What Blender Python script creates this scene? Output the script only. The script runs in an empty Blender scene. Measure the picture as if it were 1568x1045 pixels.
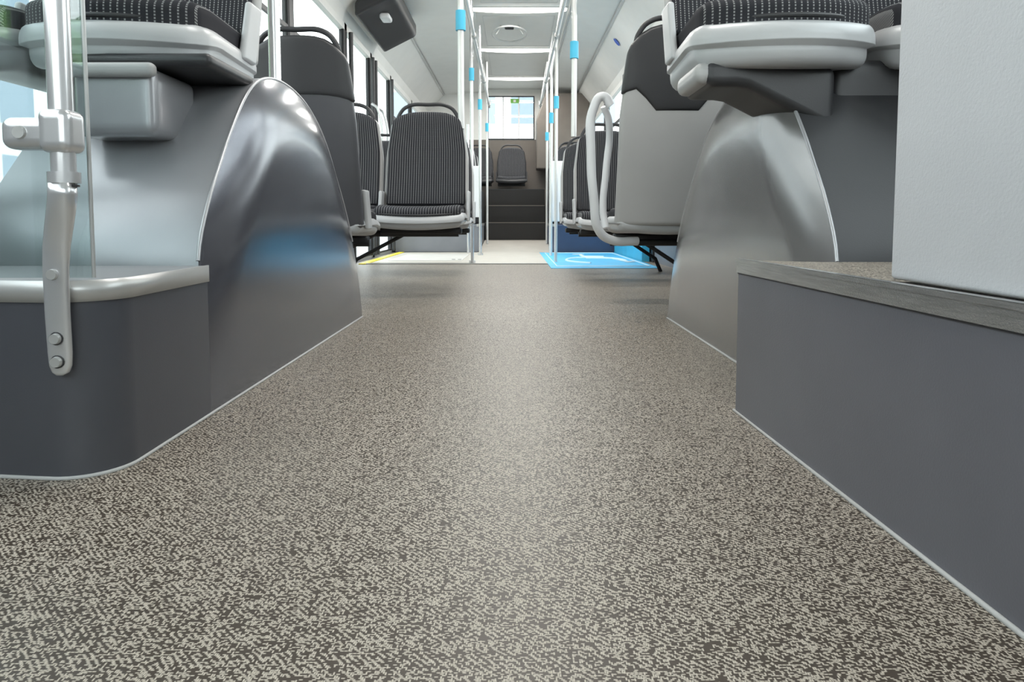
import bpy, bmesh, math
from mathutils import Vector
S=bpy.context.scene
S.view_settings.view_transform='Standard'
COL=S.collection

# ---------------- materials ----------------
def newmat(name):
    m=bpy.data.materials.new(name); m.use_nodes=True
    nt=m.node_tree; b=nt.nodes['Principled BSDF']
    return m,nt,b
def srgb(r,g,b):
    f=lambda c:(c/255/12.92) if c/255<=0.04045 else ((c/255+0.055)/1.055)**2.4
    return (f(r),f(g),f(b),1)
def plain(name,c,rough=.5,metal=0,bump=0.0,bscale=400,var=.06,coat=0,spec=.5,stretch=None):
    m,nt,b=newmat(name)
    b.inputs['Roughness'].default_value=rough; b.inputs['Metallic'].default_value=metal
    b.inputs['Coat Weight'].default_value=coat; b.inputs['Specular IOR Level'].default_value=spec
    b.inputs['Coat Roughness'].default_value=.15
    tc=nt.nodes.new('ShaderNodeTexCoord')
    n=nt.nodes.new('ShaderNodeTexNoise'); n.inputs['Scale'].default_value=6; n.inputs['Detail'].default_value=4
    if stretch:
        mp=nt.nodes.new('ShaderNodeMapping'); mp.inputs['Scale'].default_value=stretch
        nt.links.new(tc.outputs['Object'],mp.inputs['Vector']); nt.links.new(mp.outputs[0],n.inputs['Vector'])
    else: nt.links.new(tc.outputs['Object'],n.inputs['Vector'])
    r=nt.nodes.new('ShaderNodeValToRGB'); c=srgb(*c)
    r.color_ramp.elements[0].position=.3; r.color_ramp.elements[1].position=.7
    r.color_ramp.elements[0].color=tuple(x*(1-var) for x in c[:3])+(1,)
    r.color_ramp.elements[1].color=tuple(min(1,x*(1+var)) for x in c[:3])+(1,)
    nt.links.new(n.outputs['Fac'],r.inputs['Fac']); nt.links.new(r.outputs['Color'],b.inputs['Base Color'])
    if bump>0:
        n2=nt.nodes.new('ShaderNodeTexNoise'); n2.inputs['Scale'].default_value=bscale; n2.inputs['Detail'].default_value=2
        nt.links.new(tc.outputs['Object'],n2.inputs['Vector'])
        bp=nt.nodes.new('ShaderNodeBump'); bp.inputs['Strength'].default_value=bump; bp.inputs['Distance'].default_value=.001
        nt.links.new(n2.outputs['Fac'],bp.inputs['Height']); nt.links.new(bp.outputs['Normal'],b.inputs['Normal'])
    return m
def emis(name,c,s):
    m,nt,b=newmat(name); b.inputs['Base Color'].default_value=srgb(*c)
    b.inputs['Emission Color'].default_value=srgb(*c); b.inputs['Emission Strength'].default_value=s
    return m
def glassmat(name,tint=(245,250,250),refl=.08):
    m,nt,b=newmat(name); nt.nodes.remove(b)
    t=nt.nodes.new('ShaderNodeBsdfTransparent'); t.inputs['Color'].default_value=srgb(*tint)
    g=nt.nodes.new('ShaderNodeBsdfGlossy'); g.inputs['Roughness'].default_value=.02
    mx=nt.nodes.new('ShaderNodeMixShader'); mx.inputs[0].default_value=refl
    nt.links.new(t.outputs[0],mx.inputs[1]); nt.links.new(g.outputs[0],mx.inputs[2])
    nt.links.new(mx.outputs[0],nt.nodes['Material Output'].inputs['Surface'])
    return m

def carpet():
    """woven vinyl: short weft dashes and warp dashes of light thread over dark ground"""
    m,nt,b=newmat('woven_vinyl'); N=nt.nodes; L=nt.links
    tc=N.new('ShaderNodeTexCoord')
    def M(op,a,bb=None,c=None):
        n=N.new('ShaderNodeMath'); n.operation=op
        for i,v in enumerate((a,bb,c)):
            if v is None: continue
            if isinstance(v,(int,float)): n.inputs[i].default_value=v
            else: L.new(v,n.inputs[i])
        return n.outputs[0]
    def dashes(period,length,axis,seed,dens,reg):
        sp=N.new('ShaderNodeSeparateXYZ'); L.new(tc.outputs['Object'],sp.inputs[0])
        a,c=(sp.outputs[0],sp.outputs[1]) if axis=='x' else (sp.outputs[1],sp.outputs[0])
        R=M('ADD',M('DIVIDE',c,period),3000+seed); ir=M('FLOOR',R); fr=M('FRACT',R)
        w=N.new('ShaderNodeTexWhiteNoise'); w.noise_dimensions='1D'; L.new(ir,w.inputs['W'])
        A=M('ADD',M('ADD',M('DIVIDE',a,length),3000),M('MULTIPLY',w.outputs['Value'],.6)); 
        A=M('ADD',A,M('MULTIPLY',M('MODULO',ir,2),.5)); ia=M('FLOOR',A); fa=M('FRACT',A)
        cb=N.new('ShaderNodeCombineXYZ'); L.new(ir,cb.inputs[0]); L.new(ia,cb.inputs[1]); cb.inputs[2].default_value=seed
        w2=N.new('ShaderNodeTexWhiteNoise'); w2.noise_dimensions='3D'; L.new(cb.outputs[0],w2.inputs['Vector'])
        chk=M('MODULO',M('ADD',ia,M('FLOOR',M('DIVIDE',ir,2))),2)
        on=M('LESS_THAN',M('ADD',w2.outputs['Value'],M('MULTIPLY',chk,reg)),dens)
        edge=M('MULTIPLY',M('POWER',M('MAXIMUM',M('SINE',M('MULTIPLY',fr,math.pi)),.01),.6),M('POWER',M('MAXIMUM',M('SINE',M('MULTIPLY',fa,math.pi)),.01),.35))
        return M('MULTIPLY',on,edge)
    h=dashes(.0018,.0038,'x',3,.60,.45); v=dashes(.0019,.0044,'y',11,.42,.40)
    light=M('MINIMUM',M('MAXIMUM',h,v),1)
    mi=N.new('ShaderNodeMixRGB'); mi.inputs[1].default_value=srgb(70,61,52); mi.inputs[2].default_value=srgb(205,195,180)
    L.new(light,mi.inputs[0])
    d=N.new('ShaderNodeTexNoise'); d.inputs['Scale'].default_value=2.2; d.inputs['Detail'].default_value=3
    L.new(tc.outputs['Object'],d.inputs['Vector'])
    r2=N.new('ShaderNodeValToRGB'); r2.color_ramp.elements[0].color=(.93,.93,.93,1); r2.color_ramp.elements[1].color=(1.04,1.04,1.04,1)
    L.new(d.outputs['Fac'],r2.inputs['Fac'])
    mm=N.new('ShaderNodeMixRGB'); mm.blend_type='MULTIPLY'; mm.inputs[0].default_value=1
    L.new(mi.outputs[0],mm.inputs[1]); L.new(r2.outputs['Color'],mm.inputs[2]); L.new(mm.outputs[0],b.inputs['Base Color'])
    bp=N.new('ShaderNodeBump'); bp.inputs['Strength'].default_value=.3; bp.inputs['Distance'].default_value=.001
    L.new(light,bp.inputs['Height']); L.new(bp.outputs['Normal'],b.inputs['Normal'])
    b.inputs['Roughness'].default_value=.40; b.inputs['Specular IOR Level'].default_value=.42
    return m
def fabric():
    m,nt,b=newmat('seat_fabric'); N=nt.nodes; L=nt.links
    uv=N.new('ShaderNodeUVMap'); uv.uv_map='UVMap'
    sp=N.new('ShaderNodeSeparateXYZ'); L.new(uv.outputs[0],sp.inputs[0])
    def stripe(out,period,w):
        d=N.new('ShaderNodeMath'); d.operation='DIVIDE'; L.new(out,d.inputs[0]); d.inputs[1].default_value=period
        f=N.new('ShaderNodeMath'); f.operation='FRACT'; L.new(d.outputs[0],f.inputs[0])
        l=N.new('ShaderNodeMath'); l.operation='LESS_THAN'; L.new(f.outputs[0],l.inputs[0]); l.inputs[1].default_value=w
        return l.outputs[0]
    a=stripe(sp.outputs[0],.0135,.24); c=stripe(sp.outputs[1],.0072,.6)
    mu=N.new('ShaderNodeMath'); mu.operation='MULTIPLY'; L.new(a,mu.inputs[0]); L.new(c,mu.inputs[1])
    mi=N.new('ShaderNodeMixRGB'); mi.inputs[1].default_value=srgb(48,48,52); mi.inputs[2].default_value=srgb(138,138,138)
    L.new(mu.outputs[0],mi.inputs[0]); L.new(mi.outputs[0],b.inputs['Base Color'])
    b.inputs['Roughness'].default_value=.9; b.inputs['Specular IOR Level'].default_value=.15
    return m
def facade():
    m,nt,b=newmat('building_facade'); N=nt.nodes; L=nt.links
    tc=N.new('ShaderNodeTexCoord')
    br=N.new('ShaderNodeTexBrick'); br.offset=0; br.inputs['Scale'].default_value=1
    br.inputs['Color1'].default_value=srgb(165,178,190); br.inputs['Color2'].default_value=srgb(135,150,165)
    br.inputs['Mortar'].default_value=srgb(240,240,238); br.inputs['Mortar Size'].default_value=.45
    br.inputs['Brick Width'].default_value=2.2; br.inputs['Row Height'].default_value=2.6
    sp=N.new('ShaderNodeSeparateXYZ'); cb=N.new('ShaderNodeCombineXYZ'); ad=N.new('ShaderNodeMath')
    L.new(tc.outputs['Object'],sp.inputs[0]); L.new(sp.outputs[0],ad.inputs[0]); L.new(sp.outputs[1],ad.inputs[1])
    L.new(ad.outputs[0],cb.inputs[0]); L.new(sp.outputs[2],cb.inputs[1]); L.new(cb.outputs[0],br.inputs['Vector'])
    L.new(br.outputs['Color'],b.inputs['Base Color']); b.inputs['Roughness'].default_value=.6
    return m
CARPET=carpet(); FAB=fabric(); FACADE=facade()
DARK=plain('satin_charcoal_panel',(76,77,83),.30,0,.15,500,.05,coat=.2)
SILV=plain('satin_grey_cover',(154,154,157),.28,.35,.06,600,.04,coat=.3)
ARCHL=plain('satin_graphite_cover',(98,99,107),.20,.6,.03,600,.04,coat=.5)
ARCHR=plain('satin_warm_grey_cover',(150,148,147),.24,.6,.07,600,.04,coat=.4)
RIM=plain('cover_rim_highlight',(186,186,188),.3,.5)
STEPF=plain('grey_step_face',(108,108,115),.34,.15,.25,400,.05,coat=.15)
CHAR=plain('matte_charcoal',(50,50,52),.42,0,.2,400,.05)
CHAR2=plain('dark_seat_back',(76,76,80),.36,0,.2,400,.05)
BLACK=plain('black_plastic',(28,28,30),.45)
SHELL=plain('light_grey_shell',(180,181,182),.34,0,.1,600,.03)
SHELLM=plain('mid_grey_shell',(172,171,170),.38,0,.15,600,.03)
WHITE=plain('white_shell',(222,223,225),.35,0,0,400,.02)
PANEL=plain('white_textured_panel',(203,204,208),.5,0,.6,260,.02)
CEIL=plain('ceiling_offwhite',(228,227,223),.5,0,0,1,.02)
CEILP=plain('ceiling_panel_grey',(208,206,201),.45,0,0,1,.02)
STEEL=plain('brushed_steel',(218,218,219),.22,.65,.03,700,.04)
ALU=plain('stainless_trim',(214,214,212),.24,.85,.12,500,.16,stretch=(3,3,60))
ALU2=plain('aluminium_parts',(196,196,194),.34,.5)
BEAD=plain('light_sealant',(184,184,182),.6)
CYAN=plain('cyan_plastic',(75,185,220),.4)
BLUE=plain('blue_floor_vinyl',(84,184,232),.5)
YEL=plain('yellow_strip',(240,222,60),.5)
LBEIGE=plain('light_beige_vinyl',(190,184,174),.5,0,.2,300,.05)
PODL=plain('podium_grey_vinyl',(128,130,136),.45)
PODB=plain('podium_blue_grey',(62,76,104),.45)
STEPD=plain('dark_step_vinyl',(30,27,25),.5)
REARW=plain('rear_wall_taupe',(112,105,98),.5)
TOPS=plain('grey_top_sheet',(138,139,142),.45,.1)
GLASS=glassmat('window_glass'); GLASSP=glassmat('partition_glass_mat',(236,243,243),.13)
LAMP=emis('lamp_diffuser',(255,252,245),2.2)
GREEN=plain('green_sticker',(120,190,70),.5)
LEAF=plain('foliage',(80,120,50),.8,0,0,1,.5)
BARK=plain('bark',(80,60,45),.9)
ASPH=plain('asphalt',(160,159,156),.9)
STICK=plain('blue_sticker',(45,90,190),.5)

# ---------------- mesh helpers ----------------
def link(o,parent=None):
    COL.objects.link(o)
    if parent: o.parent=parent
    return o
def empty(name,loc=(0,0,0),rz=0):
    e=bpy.data.objects.new(name,None); e.empty_display_size=.1; e.location=loc; e.rotation_euler=(0,0,rz); COL.objects.link(e); return e
def fin(name,bm,mats,parent=None,smooth=True):
    bmesh.ops.recalc_face_normals(bm,faces=bm.faces)
    for f in bm.faces: f.smooth=smooth
    me=bpy.data.meshes.new(name); bm.to_mesh(me); bm.free()
    if not isinstance(mats,(list,tuple)): mats=[mats]
    for m in mats: me.materials.append(m)
    return link(bpy.data.objects.new(name,me),parent)
NSEG=14
def rbox(name,c,dim,r,mat,parent=None,deform=None):
    """rounded box, centre c, full dims, optional deform(Vector local)->Vector"""
    bm=bmesh.new(); bmesh.ops.create_cube(bm,size=2)
    bmesh.ops.subdivide_edges(bm,edges=bm.edges[:],cuts=NSEG-1,use_grid_fill=True)
    h=[d/2 for d in dim]; rr=min(r,min(h)*.999)
    uvl=bm.loops.layers.uv.new('UVMap'); pos={}
    for v in bm.verts:
        inner=[];off=[]
        for k in range(3):
            i=int(round((v.co[k]+1)*NSEG/2)); s=-1 if i<NSEG/2 else 1
            j=min(i,NSEG-i)
            if j<2:
                inner.append(s*(h[k]-rr)); off.append(s*rr*(1 if j==0 else .414))
            else:
                inner.append((h[k]-rr)*(-1+2*(i-2)/(NSEG-4))); off.append(0)
        d=Vector(off)
        if d.length>1e-9: d=d.normalized()*rr
        v.co=Vector(inner)+d
    for f in bm.faces:
        for l in f.loops: l[uvl].uv=(l.vert.co.x+5,l.vert.co.y+l.vert.co.z+5)
    for v in bm.verts:
        p=v.co.copy()
        if deform: p=deform(p)
        v.co=p+Vector(c)
    return fin(name,bm,mat,parent)
def box(name,x0,x1,y0,y1,z0,z1,mat,parent=None,bev=0.0):
    bm=bmesh.new(); bmesh.ops.create_cube(bm,size=1)
    for v in bm.verts: v.co=Vector(((x0+x1)/2+v.co.x*(x1-x0),(y0+y1)/2+v.co.y*(y1-y0),(z0+z1)/2+v.co.z*(z1-z0)))
    if bev: bmesh.ops.bevel(bm,geom=bm.edges[:],offset=bev,segments=2,affect='EDGES',profile=.5)
    return fin(name,bm,mat,parent,False)
def tube(name,pts,r,mat,parent=None,smooth=True,cyc=False,res=10):
    cu=bpy.data.curves.new(name,'CURVE'); cu.dimensions='3D'; cu.bevel_depth=r; cu.bevel_resolution=5; cu.use_fill_caps=True
    sp=cu.splines.new('BEZIER' if smooth else 'POLY')
    if smooth:
        sp.bezier_points.add(len(pts)-1)
        for b,p in zip(sp.bezier_points,pts): b.co=p; b.handle_left_type=b.handle_right_type='AUTO'
        sp.resolution_u=res
    else:
        sp.points.add(len(pts)-1)
        for b,p in zip(sp.points,pts): b.co=tuple(p)+(1,)
    sp.use_cyclic_u=cyc
    o=bpy.data.objects.new(name,cu); COL.objects.link(o)
    dg=bpy.context.evaluated_depsgraph_get()
    me=bpy.data.meshes.new_from_object(o.evaluated_get(dg)); bpy.data.objects.remove(o)
    for p in me.polygons: p.use_smooth=True
    me.materials.clear(); me.materials.append(mat)
    return link(bpy.data.objects.new(name,me),parent)
def prism(name,poly,z0,z1,mat,parent=None,bev=0,axis='z',mats=None):
    bm=bmesh.new()
    def P(p,t):
        return {'z':(p[0],p[1],t),'y':(p[0],t,p[1]),'x':(t,p[0],p[1])}[axis]
    a=[bm.verts.new(P(p,z0)) for p in poly]; b=[bm.verts.new(P(p,z1)) for p in poly]
    bm.faces.new(a); bm.faces.new(b); n=len(poly)
    for i in range(n): bm.faces.new((a[i],a[(i+1)%n],b[(i+1)%n],b[i]))
    if bev: bmesh.ops.bevel(bm,geom=bm.edges[:],offset=bev,segments=2,affect='EDGES',profile=.5)
    return fin(name,bm,mat,parent,False)
def disc(name,c,r,t,axis,mat,parent=None):
    bm=bmesh.new(); bmesh.ops.create_cone(bm,cap_ends=True,segments=32,radius1=r,radius2=r*.86,depth=t)
    o=fin(name,bm,mat,parent,False); o.location=c
    if axis=='-y': o.rotation_euler=(math.radians(90),0,0)
    if axis=='x': o.rotation_euler=(0,math.radians(90),0)
    return o

XL,XR=-1.45,1.30; YF,YR=-1.6,11.5
# ---------------- shell ----------------
box('floor',XL,XR,YF,YR,-.05,0,CARPET)
box('entrance_floor_panel',-1.30,-.36,6.2,8.15,.0,.003,LBEIGE)
e=empty('floor_hatch'); 
box('lid',-1.2,-.5,6.5,7.7,.003,.006,plain('hatch_grey',(205,202,196),.5),e)
for x in(-.56,-.50):
    disc('latch_%d'%int(-x*100),(x-.03,6.65,.007),.02,.003,'z',CHAR,e)
box('aisle_floor_panel',-.36,.30,6.05,8.2,0,.003,LBEIGE)
box('yellow_threshold_strip',-1.37,-1.31,6.0,8.15,0,.008,YEL)
box('steel_threshold_strip',-1.31,.30,6.02,6.06,.003,.008,ALU2)
e=empty('wheelchair_area_mat'); box('mat',.30,1.19,5.5,8.1,0,.004,BLUE,e)
def arc(cx,cy,r,a0,a1,n=20,sy=1): return [(cx+r*math.cos(math.radians(a0+(a1-a0)*i/n)),cy+sy*r*math.sin(math.radians(a0+(a1-a0)*i/n)),.005) for i in range(n+1)]
WM=plain('white_marking',(205,232,245),.5)
tube('wheel',arc(.78,6.5,.28,-20,250,24,1.6),.012,WM,e)
tube('body',[(.72,7.4,.005),(.74,6.85,.005),(.98,6.8,.005),(1.04,6.2,.005),(1.10,6.25,.005)],.014,WM,e,False)
tube('arm',[(.73,7.1,.005),(.93,7.08,.005)],.014,WM,e,False)
disc('head',(.72,7.65,.006),.07,.003,'z',WM,e)
tube('border',[(.36,5.7,.005),(1.14,5.7,.005),(1.14,7.95,.005),(.36,7.95,.005)],.006,WM,e,False,True)

# ceiling
prof=[(XL,2.08),(-1.42,2.17),(-1.16,2.46),(-.50,2.50),(-.45,2.55),(.55,2.55),(.60,2.50),(1.02,2.46),(1.27,2.17),(XR,2.08),(XR,2.70),(XL,2.70)]
prism('ceiling',prof,YF,YR,CEIL,axis='y')
for i,(a,b) in enumerate([(-.4,1.8),(2.0,3.6),(3.8,5.3),(5.5,7.03),(7.23,8.72),(8.88,10.47)]):
    e=empty('ceiling_panel')
    rbox('panel',(.05,(a+b)/2,2.548),(.90,b-a-.06,.02),.01,CEILP,e)
    tube('seam_line',[(-.33,a+.12,2.538),(.43,a+.12,2.538),(.43,b-.12,2.538),(-.33,b-.12,2.538)],.004,ALU2,e,False,True)
for y in(1.9,3.7,5.4,7.13,8.8,10.55):
    e=empty('ceiling_light')
    rbox('diffuser',(.06,y,2.542),(.96,.085,.03),.014,LAMP,e,lambda p:Vector((p.x,p.y,p.z-.02*(1-(p.x/.48)**2))))
    rbox('frame',(.06,y,2.55),(1.0,.13,.02),.01,CEIL,e)
    l=bpy.data.lights.new('lamp','AREA'); l.shape='RECTANGLE'; l.size=.9; l.size_y=.08; l.energy=22; l.color=(1,.97,.93)
    o=link(bpy.data.objects.new('lamp',l),e); o.location=(.06,y,2.50)
for x in(-.47,.57):
    tube('trim_1' if x<0 else 'trim_2',[(x,YF,2.515),(x,11.4,2.515)],.012,BEAD,None,False)
for nm,x,z in(('trim_3',-1.16,2.452),('trim_4',1.02,2.452)):
    box(nm,x-.012,x+.012,YF,11.45,z-.012,z,ALU2)
e=empty('roof_hatch_handle')
tube('ring',[( -.05+.19*math.cos(t),7.7+.32*math.sin(t),2.44) for t in[i*math.pi/12 for i in range(24)]],.010,ALU2,e,True,True,3)
for dx in(-.15,.15): tube('leg_%d'%(dx>0),[(-.05+dx,7.7,2.44),(-.05+dx*.6,7.7,2.54)],.010,ALU2,e,False)
rbox('knob',(-.05,7.45,2.44),(.10,.05,.03),.012,CHAR,e)

def sidewall(nm,x,out,segs,low):
    e=empty(nm); t=.05*out
    a,b=sorted((x,x+t))
    box('top_rail',a,b,YF,YR,2.02,2.3,CEIL,e)
    for i,(y0,y1,sill) in enumerate(segs):
        if sill>0: box('lower_panel_%d'%i,a,b,y0,y1,0,sill,PODL,e)
    ys=sorted(set([s[0] for s in segs]+[segs[-1][1]]))
    for i,y in enumerate(ys):
        c=CHAR
        box('pillar_%d'%i,min(a,x-.02*out),b,y-.045,y+.045,0,2.1,c,e,.006)
    return ys
segL=[(YF,.0,.9),(0,1.35,.9),(1.35,2.9,.30),(2.9,4.55,.85),(4.55,6.0,.85),(6.0,7.05,.03),(7.05,8.15,.03),(8.15,9.8,1.0),(9.8,YR,1.2)]
segR=[(YF,.0,.9),(0,1.35,.9),(1.35,2.9,1.1),(2.9,4.55,1.3),(4.55,6.35,.95),(6.35,8.15,.85),(8.15,9.8,1.0),(9.8,YR,1.2)]
sidewall('wall_left',XL,-1,segL,.8); sidewall('wall_right',XR,1,segR,.8)
k=1
for segs,x in((segL,XL-.025),(segR,XR+.025)):
    for (y0,y1,s) in segs:
        e=empty('window_%d'%k); k+=1
        box('pane',x-.003,x+.003,y0+.05,y1-.05,s+.02,2.03,GLASS,e)
        sx=1 if x<0 else -1
        fr=[(x+.01*sx,y0+.055,s+.01),(x+.01*sx,y1-.055,s+.01),(x+.01*sx,y1-.055,2.03),(x+.01*sx,y0+.055,2.03)]
        tube('gasket',fr,.012,BLACK,e,False,True)
        if s>.5: box('hopper_bar',min(x,x+.02*sx),max(x,x+.02*sx),y0+.05,y1-.05,1.62,1.65,CHAR,e)
e=empty('door_1')
for y in(6.06,6.98,7.12,8.06): tube('stile_%d'%int(y*100),[(XL+.03,y,.03),(XL+.03,y,2.02)],.02,CHAR,e,False)
for y in(6.9,7.2): tube('grab_%d'%int(y*100),[(XL+.03,y,.8),(XL+.09,y,.85),(XL+.09,y,1.5),(XL+.03,y,1.55)],.014,STEEL,e)

e=empty('wall_rear')
box('lower',XL,XR,YR,YR+.06,0,1.72,REARW,e); box('upper',XL,XR,YR,YR+.06,2.44,2.7,CEIL,e)
box('left_part',XL,-.44,YR,YR+.06,1.72,2.44,CEIL,e); box('right_part',.34,XR,YR,YR+.06,1.72,2.44,CEIL,e)
e=empty('window_%d'%k); k+=1
box('pane',-.44,.34,YR+.02,YR+.026,1.72,2.44,GLASS,e)
tube('gasket',[(-.43,YR-.005,1.73),(.33,YR-.005,1.73),(.33,YR-.005,2.43),(-.43,YR-.005,2.43)],.014,CHAR,e,False,True)
for x in(-.18,.08): box('bar_%d'%int(x*100+50),x-.012,x+.012,YR+.0,YR+.018,1.72,2.44,WHITE,e)
e=empty('emergency_sign'); box('plate',-.06,.08,YR-.02,YR-.012,2.32,2.39,GREEN,e); box('mark',-.01,.03,YR-.022,YR-.02,2.335,2.375,WHITE,e)
e=empty('rear_bulkhead_panel')
prism('panel',[(.36,1.2),(.36,2.0),(.50,2.40),(1.2,2.40),(1.2,1.2)],11.0,11.4,REARW,e,.02,'y')
e=empty('wall_front'); box('apron',XL,XR,YF-.06,YF,-.05,.75,DARK,e); box('header',XL,XR,YF-.06,YF,2.2,2.7,CHAR,e)
e=empty('window_%d'%k); box('windscreen',XL+.05,XR-.05,YF-.03,YF-.025,.75,2.2,GLASS,e)

# ---------------- wheel arch covers ----------------
archp=[(1.375,.0),(1.375,.18),(1.385,.315),(1.455,.43),(1.560,.547),(1.665,.665),(1.75,.735),(1.84,.772),(1.95,.788),(2.08,.784),(2.22,.757),(2.36,.70),(2.48,.615),(2.58,.51),(2.66,.40),(2.72,.28),(2.755,.15),(2.765,.0)]
def smoothp(pts,n=4):
    out=[]
    P=[pts[0]]+pts+[pts[-1]]
    for i in range(1,len(P)-2):
        for j in range(n):
            t=j/n
            q=[.5*((2*P[i][k])+(-P[i-1][k]+P[i+1][k])*t+(2*P[i-1][k]-5*P[i][k]+4*P[i+1][k]-P[i+2][k])*t*t+(-P[i-1][k]+3*P[i][k]-3*P[i+1][k]+P[i+2][k])*t**3) for k in(0,1)]
            out.append(tuple(q))
    out.append(pts[-1]); return out
def arch(sg,side,far,mside,mcover,dy,dz,name='wheel_arch_cover'):
    top=empty(name)
    pts=[(y+dy,z*dz) for y,z in smoothp(archp)]
    bm=bmesh.new(); Ri=.17; Rd=.040; rings=[]
    cy=2.07+dy
    def off(p,d):
        v=Vector((cy-p[0],-p[1]*.9)); L=v.length; v/=L; d=min(d,L*.9)
        return (p[0]+v.x*d,max(0,p[1]+v.y*d))
    def dep(z): return Rd*min(1,max(0,z-.02)/.55)
    rings.append([(far,p,p) for p in pts])
    def sect(dd):
        t=min(1,dd/Ri); return (1-t)**2.0
    for dd in(0,.008,.02,.035,.05,.07,.09,.12,.15,.17):
        rings.append([(side+sg*dep(p[1])*sect(dd),off(p,dd),p) for p in pts])
    for s in(.2,.45,.7,1.0):
        L=[]
        for p in pts:
            q=off(p,Ri); L.append((side,(q[0]+(cy-q[0])*s,q[1]*(1-s)),p))
        rings.append(L)
    V=[]
    for ring in rings: V.append([bm.verts.new((x,q[0],q[1])) for x,q,p in ring])
    for i in range(len(V)-1):
        for j in range(len(pts)-1):
            f=bm.faces.new((V[i][j],V[i][j+1],V[i+1][j+1],V[i+1][j])); f.material_index=1 if i==0 else 0
    bmesh.ops.remove_doubles(bm,verts=bm.verts,dist=.0003)
    for ed in bm.edges:
        if len(ed.link_faces)==2 and ed.link_faces[0].material_index!=ed.link_faces[1].material_index: ed.smooth=False
    fin('cover_body',bm,[mside,mcover],top,True)
    tube('rim_highlight_bead',[(side+sg*(dep(p[1])+.001),p[0],p[1]) for p in pts if p[1]>.31],.004,RIM,top,False)  # rim edge as a pale bead, its highlight put into the colour
    return top
arch(-1,-.62,-1.12,ARCHL,SILV,0,1)
arch(1,.62,XR-.06,ARCHR,CHAR,-.03,1)

# ---------------- left low box with rounded corner ----------------
def offs_poly():
    pts=[(-1.44,1.105),(-.735,1.028)]
    cx,cy,r=-.70,1.105,.08
    for i in range(0,13):
        a=math.radians(-95+ i*95/12); pts.append((cx+r*math.cos(a),cy+r*math.sin(a)))
    pts.append((-.62,1.375)); return pts
op=offs_poly()
def vert_strip(name,path,z0,z1,mat,parent,dx=0.0,thick=.004):
    bm=bmesh.new(); a=[];b=[]
    for i,p in enumerate(path):
        q0=Vector(path[max(0,i-1)]);q1=Vector(path[min(len(path)-1,i+1)]); t=(q1-q0).normalized(); n=Vector((t.y,-t.x))
        P=Vector(p)+n*dx
        a.append(bm.verts.new((P.x,P.y,z0)));b.append(bm.verts.new((P.x,P.y,z1)))
    for i in range(len(path)-1): bm.faces.new((a[i],a[i+1],b[i+1],b[i]))
    o=fin(name,bm,mat,parent,False)
    s=o.modifiers.new('s','SOLIDIFY'); s.thickness=thick; s.offset=0
    return o
e=empty('front_box_platform')
prism('body',op+[(-1.44,1.375)],0,.30,DARK,e)
for o in e.children:
    for p in o.data.polygons:
        if abs(p.normal.z)<.1: p.use_smooth=True
    o.data.set_sharp_from_angle(angle=math.radians(40)) if hasattr(o.data,'set_sharp_from_angle') else None
o=vert_strip('edge_trim',op,.274,.307,ALU2,e,.002,.004)
for p in o.data.polygons: p.use_smooth=abs(p.normal.z)<.5
o.data.set_sharp_from_angle(angle=math.radians(40))
prism('top_sheet',[(x+ (0.01 if x<-.7 else -.008),y+.006) for x,y in op]+[(-1.43,1.37)],.30,.3055,TOPS,e)
tube('sealant_bead',[(x+(.0),y-.002,.002) for x,y in op]+[(-.619,2.765,.002)],.0032,BEAD,e,False)

# ---------------- right platform ----------------
e=empty('right_step_platform')
rp=[(.492,-1.5),(.489,.63),(.460,1.395),(.465,1.400),(.60,1.34),(XR-.03,1.34),(XR-.03,-1.5)]
prism('body',rp,0,.305,STEPF,e)
prism('carpet_top',[(.51,-1.5),(.505,.64),(.482,1.375),(.60,1.325),(XR-.03,1.325),(XR-.03,-1.5)],.305,.3165,CARPET,e)
vert_strip('edge_trim',[(.492,-1.5),(.489,.63),(.460,1.395)],.291,.318,ALU,e,-.002,.004)
vert_strip('trim_lip',[(.492,-1.5),(.489,.63),(.460,1.395)],.3125,.3195,ALU,e,-.0045,.003)
vert_strip('trim_shadow_strip',[(.492,-1.5),(.489,.63),(.460,1.395)],.2885,.291,CHAR,e,-.001,.002)  # solid charcoal strip, colours in the shade line under the trim
prism('trim_top',[(.486,-1.5),(.483,.63),(.454,1.398),(.470,1.400),(.500,.63),(.503,-1.5)],.3165,.3195,ALU,e)
tube('sealant_bead',[(.490,-1.5,.002),(.487,.63,.002),(.458,1.40,.002),(.59,1.37,.002)],.0032,BEAD,e,False)
tube('sealant_bead_rear',[(.618,1.35,.002),(.618,2.735,.002)],.0032,BEAD,e,False)
e=empty('cab_partition_panel')
rbox('panel',(.520,-.125,1.27),(.035,2.07,1.90),.006,PANEL,e)
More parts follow.
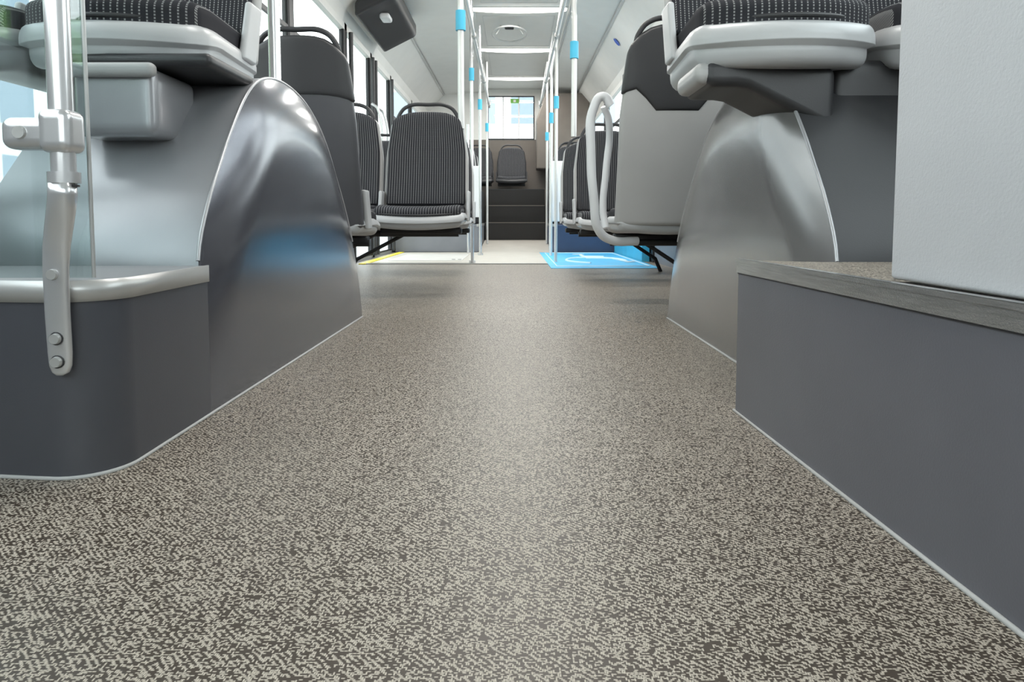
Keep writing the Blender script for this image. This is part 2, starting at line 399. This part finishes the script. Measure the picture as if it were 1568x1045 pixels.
# ---------------- seats ----------------
def seat(loc,away=False,W=.45,hc=.43,Hb=.58,back=SHELLM,upper=None,depth=.42,shellh=.07,lean_=.10,handle=True,beam=True,strut=0,shell=SHELL,wing=.03,bow=.035,taper=0,sho=-.06,padh=.06,sides=(-1,1),dip=.10):
    e=empty('passenger_seat',loc,math.pi if away else 0)
    def dcush(p):
        q=p.copy(); u=q.x/(W/2)
        t=(q.y/depth+.5)
        q.y-= bow*(1-u*u)*max(0,1-t*1.6)
        q.x*= 1-taper*t
        q.z+= .012*(u*u) - .016*max(0,(-p.y-depth*.28)/(depth*.22))
        return q
    def dshell(p):
        q=dcush(p)
        if p.z<0:   # underside tapers in towards the pan
            q.x*=.95; q.y=q.y*.96+.010
            q.z-= .004*(1-(p.x/(W/2))**2)
        return q
    rbox('cushion_shell',(0,depth/2,hc+sho),(W,depth,shellh),min(.035,shellh*.45),shell,e,dshell)
    rbox('cushion_pad',(0,depth/2+.008,hc+.015-padh/2),(W-.035,depth-.02,padh),.025,FAB,e,dcush)
    tube('piping',[(x*(W/2-.025),.018-bow*(1-x*x)*.97,hc+sho+shellh/2+.002+.010*x*x-.010) for x in[-1,-.75,-.5,-.25,0,.25,.5,.75,1]],.005,CHAR,e)
    def mk(scale,yo):
        def d(p):
            q=p.copy(); t=(q.z+Hb/2)/Hb; t=max(0,min(1,t))
            u=q.x/(W/2)
            wf=(1-taper*.8)*(1-.03*t-.10*max(0,t-.6)/.4)
            q.x*=wf
            q.z-= .13*Hb*(abs(u)**3.4)*max(0,(t-.3)/.7)**2
            q.y+= lean_*t+.02*math.sin(t*math.pi) - wing*(u*u)*(1-.5*t) +yo
            return q
        return d
    zc=hc+.01+Hb/2
    rbox('backrest_shell',(0,depth-.0,zc-.04),(W,.045,Hb+.06),.02,back,e,mk(1,0))
    rbox('backrest_pad',(0,depth-.02,zc),(W-.035,.04,Hb-.03),.018,FAB,e,mk(1,-.008))
    if upper:
        def du(p):
            q=p.copy(); u=q.x/(W/2)
            if q.z<0: q.z-= dip*max(0,min(1,(0.62-abs(u))/.12))
            q.z+=Hb*.34; q=mk(1,0)(q)
            return q
        rbox('backrest_upper',(0,depth+.010,zc),(W+.008,.045,Hb*.34),.018,upper,e,du)
    top=hc+Hb+.0; yb=depth+lean_+.0
    if handle:
        tube('grab_handle',[(-W*.38,yb-.005,top-.09),(-W*.34,yb,top-.015),(-W*.25,yb+.005,top+.03),(0,yb+.005,top+.042),(W*.25,yb+.005,top+.03),(W*.34,yb,top-.015),(W*.38,yb-.005,top-.09)],.011,CHAR,e)
    for s in sides:
        rbox('side_hinge_%d'%(s+1),(s*(W/2+.002)*(1-taper*.8),depth*.80,hc+.02),(.018,.09,.17),.008,shell,e,lambda p:Vector((p.x,p.y+p.z*.35,p.z)))
    if beam:
        rbox('beam',(0,depth*.45,hc-.115),(W*.9,.07,.035),.01,BLACK,e)
    if strut:
        s=strut if not away else -strut
        tube('strut',[(-s*W*.2,depth*.45,hc-.12),(s*(W*.62),depth*.45,hc-.21),(s*(W*1.02),depth*.5,hc-.30)],.014,BLACK,e,False)
    return e
for xc in(-.94,-1.275):
    seat((xc,1.62,0),False,.445 if xc>-1 else .20,.895,.62,beam=False,shellh=.10,sho=-.088,padh=.10,handle=False,bow=.11 if xc>-1 else .05,taper=.10,depth=.40)
for xc,w in((.635,.435),(1.08,.42)):
    seat((xc,1.62,0),False,w,.895,.62,beam=False,shellh=.10,sho=-.088,padh=.10,handle=False,bow=.11,taper=.10,depth=.40)
e=empty('seat_pedestal')
rbox('block',(-.87,1.60,.655),(.18,.20,.15),.02,SILV,e)
rbox('lip',(-.87,1.49,.72),(.20,.03,.03),.012,SHELLM,e)
rbox('tray',(-.84,1.66,.752),(.34,.26,.03),.013,CHAR,e)
e=empty('seat_pedestal')
rbox('bracket',(.60,1.72,.74),(.30,.22,.06),.02,CHAR,e,lambda p:Vector((p.x,p.y,p.z-.10*max(0,p.x/.2+.3)*(1 if p.z<0 else .15))))
rbox('bracket_cap',(.45,1.72,.743),(.05,.2,.05),.02,SHELLM,e)
rbox('shadow_block',(1.0,1.82,.66),(.46,.30,.25),.02,CHAR,e)  # added dark block, fills in the shadow beneath the right-hand seats
seat((-.875,3.33,0),True,.46,.42,.70,back=CHAR2,upper=CHAR,strut=0,dip=0,shell=SHELL)
seat((.685,3.42,0),True,.48,.43,.76,back=SHELLM,upper=CHAR,depth=.42,strut=0,sides=(-1,))
seat((1.10,3.42,0),True,.34,.43,.76,back=SHELLM,upper=CHAR,depth=.42,strut=0)
e=empty('seat_side_frame')
tube('outer_loop',[(.42,3.0,.89),(.385,3.0,.93),(.345,3.0,.88),(.335,3.0,.70),(.35,3.0,.48),(.375,3.02,.35),(.44,3.06,.305),(.56,3.1,.30)],.020,WHITE,e)
tube('inner_loop',[(.40,3.08,.90),(.425,3.1,.84),(.415,3.1,.62),(.40,3.08,.44),(.41,3.06,.36)],.016,WHITE,e)
seat((-.50,3.5,0),False,.485,.452,.57,strut=0,depth=.42)
seat((-.99,3.5,0),False,.485,.452,.57,strut=-1,depth=.42)
seat((-.53,4.85,0),False,.45,.43,.58)
seat((-.99,4.85,0),False,.45,.43,.58)
seat((.63,4.25,0),False,.45,.43,.58); seat((1.06,4.25,0),False,.40,.43,.58)
seat((.59,4.98,0),False,.45,.43,.58); seat((1.03,4.98,0),False,.40,.43,.58)
for nm,y,x0,x1,z in(('seat_support_rail',3.7,-1.44,-.30,.32),('seat_support_rail',5.05,-1.44,-.35,.30),('seat_support_rail',4.45,.42,1.29,.30),('seat_support_rail',5.18,.42,1.29,.30),('seat_support_rail',3.2,.45,1.29,.29),('seat_support_rail',3.12,-1.44,-.66,.29)):
    e=empty(nm)
    sg=-1 if x0<0 else 1; xi=x1 if sg<0 else x0; xo=x0 if sg<0 else x1
    tube('beam',[(xi,y,z),(xo,y,z)],.016,BLACK,e,False)
    tube('diagonal',[((xi*.6+xo*.4),y,z),((xi*.25+xo*.75),y,.10),((xi*.2+xo*.8),y,.0)],.014,BLACK,e,False)
# ---------------- podiums & rear ----------------
e=empty('seat_podium'); box('body',XL+.02,-.43,8.2,11.45,0,.33,PODL,e,.01); box('edge',-.45,-.425,8.19,9.8,.31,.34,ALU2,e)
e=empty('seat_podium'); box('body',.47,XR-.03,8.2,11.45,0,.33,PODB,e,.01); box('edge',.465,.49,8.19,9.8,.31,.34,ALU2,e)
box('blue_side_panel',1.20,1.27,6.4,8.17,.0,.33,CYAN)
prism('aisle_ramp',[(8.2,0.001),(9.79,.10),(9.79,.001)],-.42,.46,LBEIGE,axis='x')
e=empty('rear_steps')
for i,(y,z) in enumerate(((9.8,.35),(10.1,.60),(10.4,.85))):
    box('tread_%d'%i,-.42,.46,y,YR-.05 if i==2 else y+.32,0.0,z,STEPD,e,.006)
    box('nosing_%d'%i,-.41,.45,y-.006,y+.02,z-.008,z+.003,REARW if i<2 else CHAR,e)
e=empty('step_side_cheek'); rbox('cheek',(.535,9.8,.57),(.12,.9,.475),.03,CHAR,e)
e=empty('step_side_cheek'); rbox('cheek',(-.50,9.8,.57),(.12,.9,.475),.03,CHAR,e)
for y,z in((8.35,.33),(9.15,.33)):
    for x in(-.70,-1.17,.74,1.07):
        seat((x,y,z),False,.44 if x<.9 and x>-1.1 else .38,.43,.58)
for y in(10.05,):
    for x in(-.80,-1.2,.84,1.08):
        seat((x,y,.33),False,.40 if x<1 else .34,.60,.58)
seat((-.04,10.62,.85),False,.48,.20,.50,shell=CHAR,back=CHAR)
seat((-.56,10.65,.85),False,.46,.20,.50,shell=CHAR,back=CHAR)
e=empty('partition_panel'); rbox('panel',(.56,7.95,.72),(.28,.03,.70),.012,WHITE,e); tube('post',[(.42,7.95,0.005),(.42,7.95,1.4)],.016,STEEL,e,False)
e=empty('partition_panel'); rbox('panel',(-.46,8.05,.72),(.14,.03,.60),.012,WHITE,e); 
tube('post',[(-.54,8.05,.005),(-.54,8.05,1.5)],.016,STEEL,e,False)

# ---------------- poles ----------------
def pole(x,y,z0,z1,zc,r=.018,base=False,bend=0,top=2.49):
    e=empty('grab_pole')
    pts=[(x,y,z0),(x,y,z1)]
    tube('tube',pts,r,STEEL if base else PWH,e,False)
    if bend: tube('bent_top',[(x,y,z1-.05),(x,y,z1+.1),(x+bend*.6,y,z1+.35),(x+bend,y,top)],r*.95,PWH,e)
    if zc: tube('collar',[(x,y,zc-.055),(x,y,zc+.055)],r*1.6,CYAN,e,False)
    if base: tube('flange',[(x,y,z0),(x,y,z0+.02)],r*2,STEEL,e,False)
    return e
PWH=plain('pale_steel_tube',(222,222,220),.3,.3,0,1,.03)
pole(-.305,3.98,.92,2.48,1.53,.018)
pole(-.38,6.2,0.003,2.48,1.69,.015,True)
pole(-.37,7.5,0.003,2.48,1.64,.015,True)
pole(-.36,9.2,.066,2.48,1.62,.015)
pole(.40,4.62,.95,1.75,1.52,.018,False,.10)
pole(.385,6.3,0.004,1.9,1.46,.015,False,.08)
pole(.40,7.4,0.004,1.9,1.48,.015,False,.08)
pole(.44,9.2,.066,2.48,1.5,.015)
pole(-.73,2.12,.79,2.44,0,.018,True)
for x in(-.34,.36):
    e=empty('overhead_handrail'); tube('rail',[(x,3.9,2.05),(x,4.0,1.95),(x,9.6,1.95),(x,9.7,2.05)],.014,PWH,e,False)
    for y in(4.3,5.9,7.8,9.4):
        tube('hanger_%d'%int(y*10),[(x,y,1.95),(x+.08*(1 if x>0 else -1),y,2.5)],.011,PWH,e,False)
        tube('joint_%d'%int(y*10),[(x,y-.04,1.95),(x,y+.04,1.95)],.021,BEAD,e,False)
e=empty('partition_pole')
tube('pole',[(-.655,1.0,.45),(-.655,1.0,2.49)],.0165,STEEL,e,False)
tube('collar_ring',[(-.655,1.0,.452),(-.655,1.0,.468)],.0215,STEEL,e,False)
tube('collar_ring_2',[(-.655,1.0,.447),(-.655,1.0,.450)],.0195,CHAR,e,False)
st=[(-.655,.995,.452,.0165,.0155),(-.655,.995,.435,.0172,.015),(-.659,.997,.415,.0185,.0125),(-.668,1.004,.39,.0195,.0095),(-.677,1.010,.36,.0195,.0075),(-.681,1.012,.325,.0188,.0065),(-.682,1.013,.26,.0182,.006),(-.682,1.015,.20,.0178,.006),(-.682,1.015,.180,.0165,.006),(-.682,1.015,.170,.0125,.0058),(-.682,1.015,.1655,.006,.005)]
bm=bmesh.new(); R=[]
for (x,y,z,a,b) in st:
    ring=[]
    for i in range(24):
        t=i*2*math.pi/24; ct,stn=math.cos(t),math.sin(t); pw=.6
        ring.append(bm.verts.new((x+a*math.copysign(abs(ct)**pw,ct),y+b*math.copysign(abs(stn)**pw,stn),z)))
    R.append(ring)
for i in range(len(R)-1):
    for j in range(24): bm.faces.new((R[i][j],R[i][(j+1)%24],R[i+1][(j+1)%24],R[i+1][j]))
bm.faces.new(R[0]);bm.faces.new(R[-1])
fin('foot_bracket',bm,STEEL,e)
for i,z in enumerate((.318,.222,.187)):
    disc('bolt_%d'%i,(-.682,1.004,z),.0085,.006,'-y',ALU2,e)
    tube('bolt_seat_%d'%i,[(-.682,1.0085,z),(-.682,1.0065,z)],.0100,CHAR,e,False)
rbox('clamp_sleeve',(-.655,1.0,.526),(.046,.048,.062),.012,STEEL,e)
rbox('clamp_jaw',(-.700,1.010,.524),(.08,.044,.046),.014,STEEL,e)
disc('clamp_screw',(-.708,.987,.524),.010,.006,'-y',ALU2,e)
e=empty('glass_partition')
box('pane',-1.43,-.655,1.052,1.060,.309,2.07,GLASSP,e)
tube('edge_seal',[(-.652,1.056,.309),(-.652,1.056,2.07)],.003,ALU2,e,False)
# ---------------- overhead equipment ----------------
e=empty('door_mechanism_housing')
rbox('housing',(-1.17,6.5,2.25),(.34,1.3,.13),.03,CHAR,e,lambda p:Vector((p.x,p.y,p.z+.5*p.x)))
rbox('spotlight',(-1.13,6.15,2.17),(.09,.16,.05),.02,WHITE,e)
e=empty('ceiling_sticker'); disc('oval',(-.78,6.2,2.478),.07,.003,'z',CYAN,e); box('label',-.81,-.75,6.17,6.23,2.474,2.478,GREEN,e)
e=empty('wall_sticker'); disc('disc',(1.12,7.6,2.33),.05,.004,'z',STICK,e); e.children[0].rotation_euler=(0,math.radians(49),0)
# ---------------- outside ----------------
box('ground_outside',-60,60,-40,70,-.5,-.45,ASPH)
e=empty('building'); box('block',-26,-14,8,60,-.45,9,FACADE,e); box('roof_edge',-26.2,-13.8,7.8,60.2,9,9.4,WHITE,e)
e=empty('building'); box('block',-8,10,38,48,-.45,12,FACADE,e); box('roof_edge',-8.2,10.2,37.8,48.2,12,12.4,WHITE,e)
import random
random.seed(3)
for (x,y,s) in((-6,3.0,1.9),(-9,7,1.6),(-7,-9,2.0)):
    e=empty('tree'); 
    tube('trunk',[(x,y,-.45),(x+.1,y,1.5),(x,y,2.4*s/2)],.14,BARK,e)
    bm=bmesh.new()
    for i in range(12):
        m=bmesh.ops.create_icosphere(bm,subdivisions=3,radius=s*random.uniform(.35,.55))
        o=Vector((x+random.uniform(-.6,.6)*s,y+random.uniform(-.6,.6)*s,1.0*s+random.uniform(-.7,.6)*s))
        for v in m['verts']: v.co=v.co*(1+random.uniform(-.10,.10))+o
    fin('crown',bm,LEAF,e,False)
# ---------------- light ----------------
w=bpy.data.worlds.new('World'); S.world=w; w.use_nodes=True
nt=w.node_tree; bg=nt.nodes['Background']
tc=nt.nodes.new('ShaderNodeTexCoord'); sp=nt.nodes.new('ShaderNodeSeparateXYZ'); r=nt.nodes.new('ShaderNodeValToRGB')
nt.links.new(tc.outputs['Generated'],sp.inputs[0]); nt.links.new(sp.outputs[2],r.inputs['Fac'])
r.color_ramp.elements[0].position=0; r.color_ramp.elements[0].color=(1,.99,.98,1)
r.color_ramp.elements[1].position=.7; r.color_ramp.elements[1].color=(.93,.965,1,1)
nt.links.new(r.outputs['Color'],bg.inputs['Color']); bg.inputs['Strength'].default_value=5.0
# ---------------- camera ----------------
cam=bpy.data.cameras.new('camera'); co=bpy.data.objects.new('camera',cam); COL.objects.link(co)
cam.lens=24; cam.sensor_width=36; cam.shift_x=-.002; cam.shift_y=-.0746; cam.clip_start=.02
co.location=(0,0,.4); co.rotation_euler=(math.radians(90-3.83),0,0)
S.camera=co
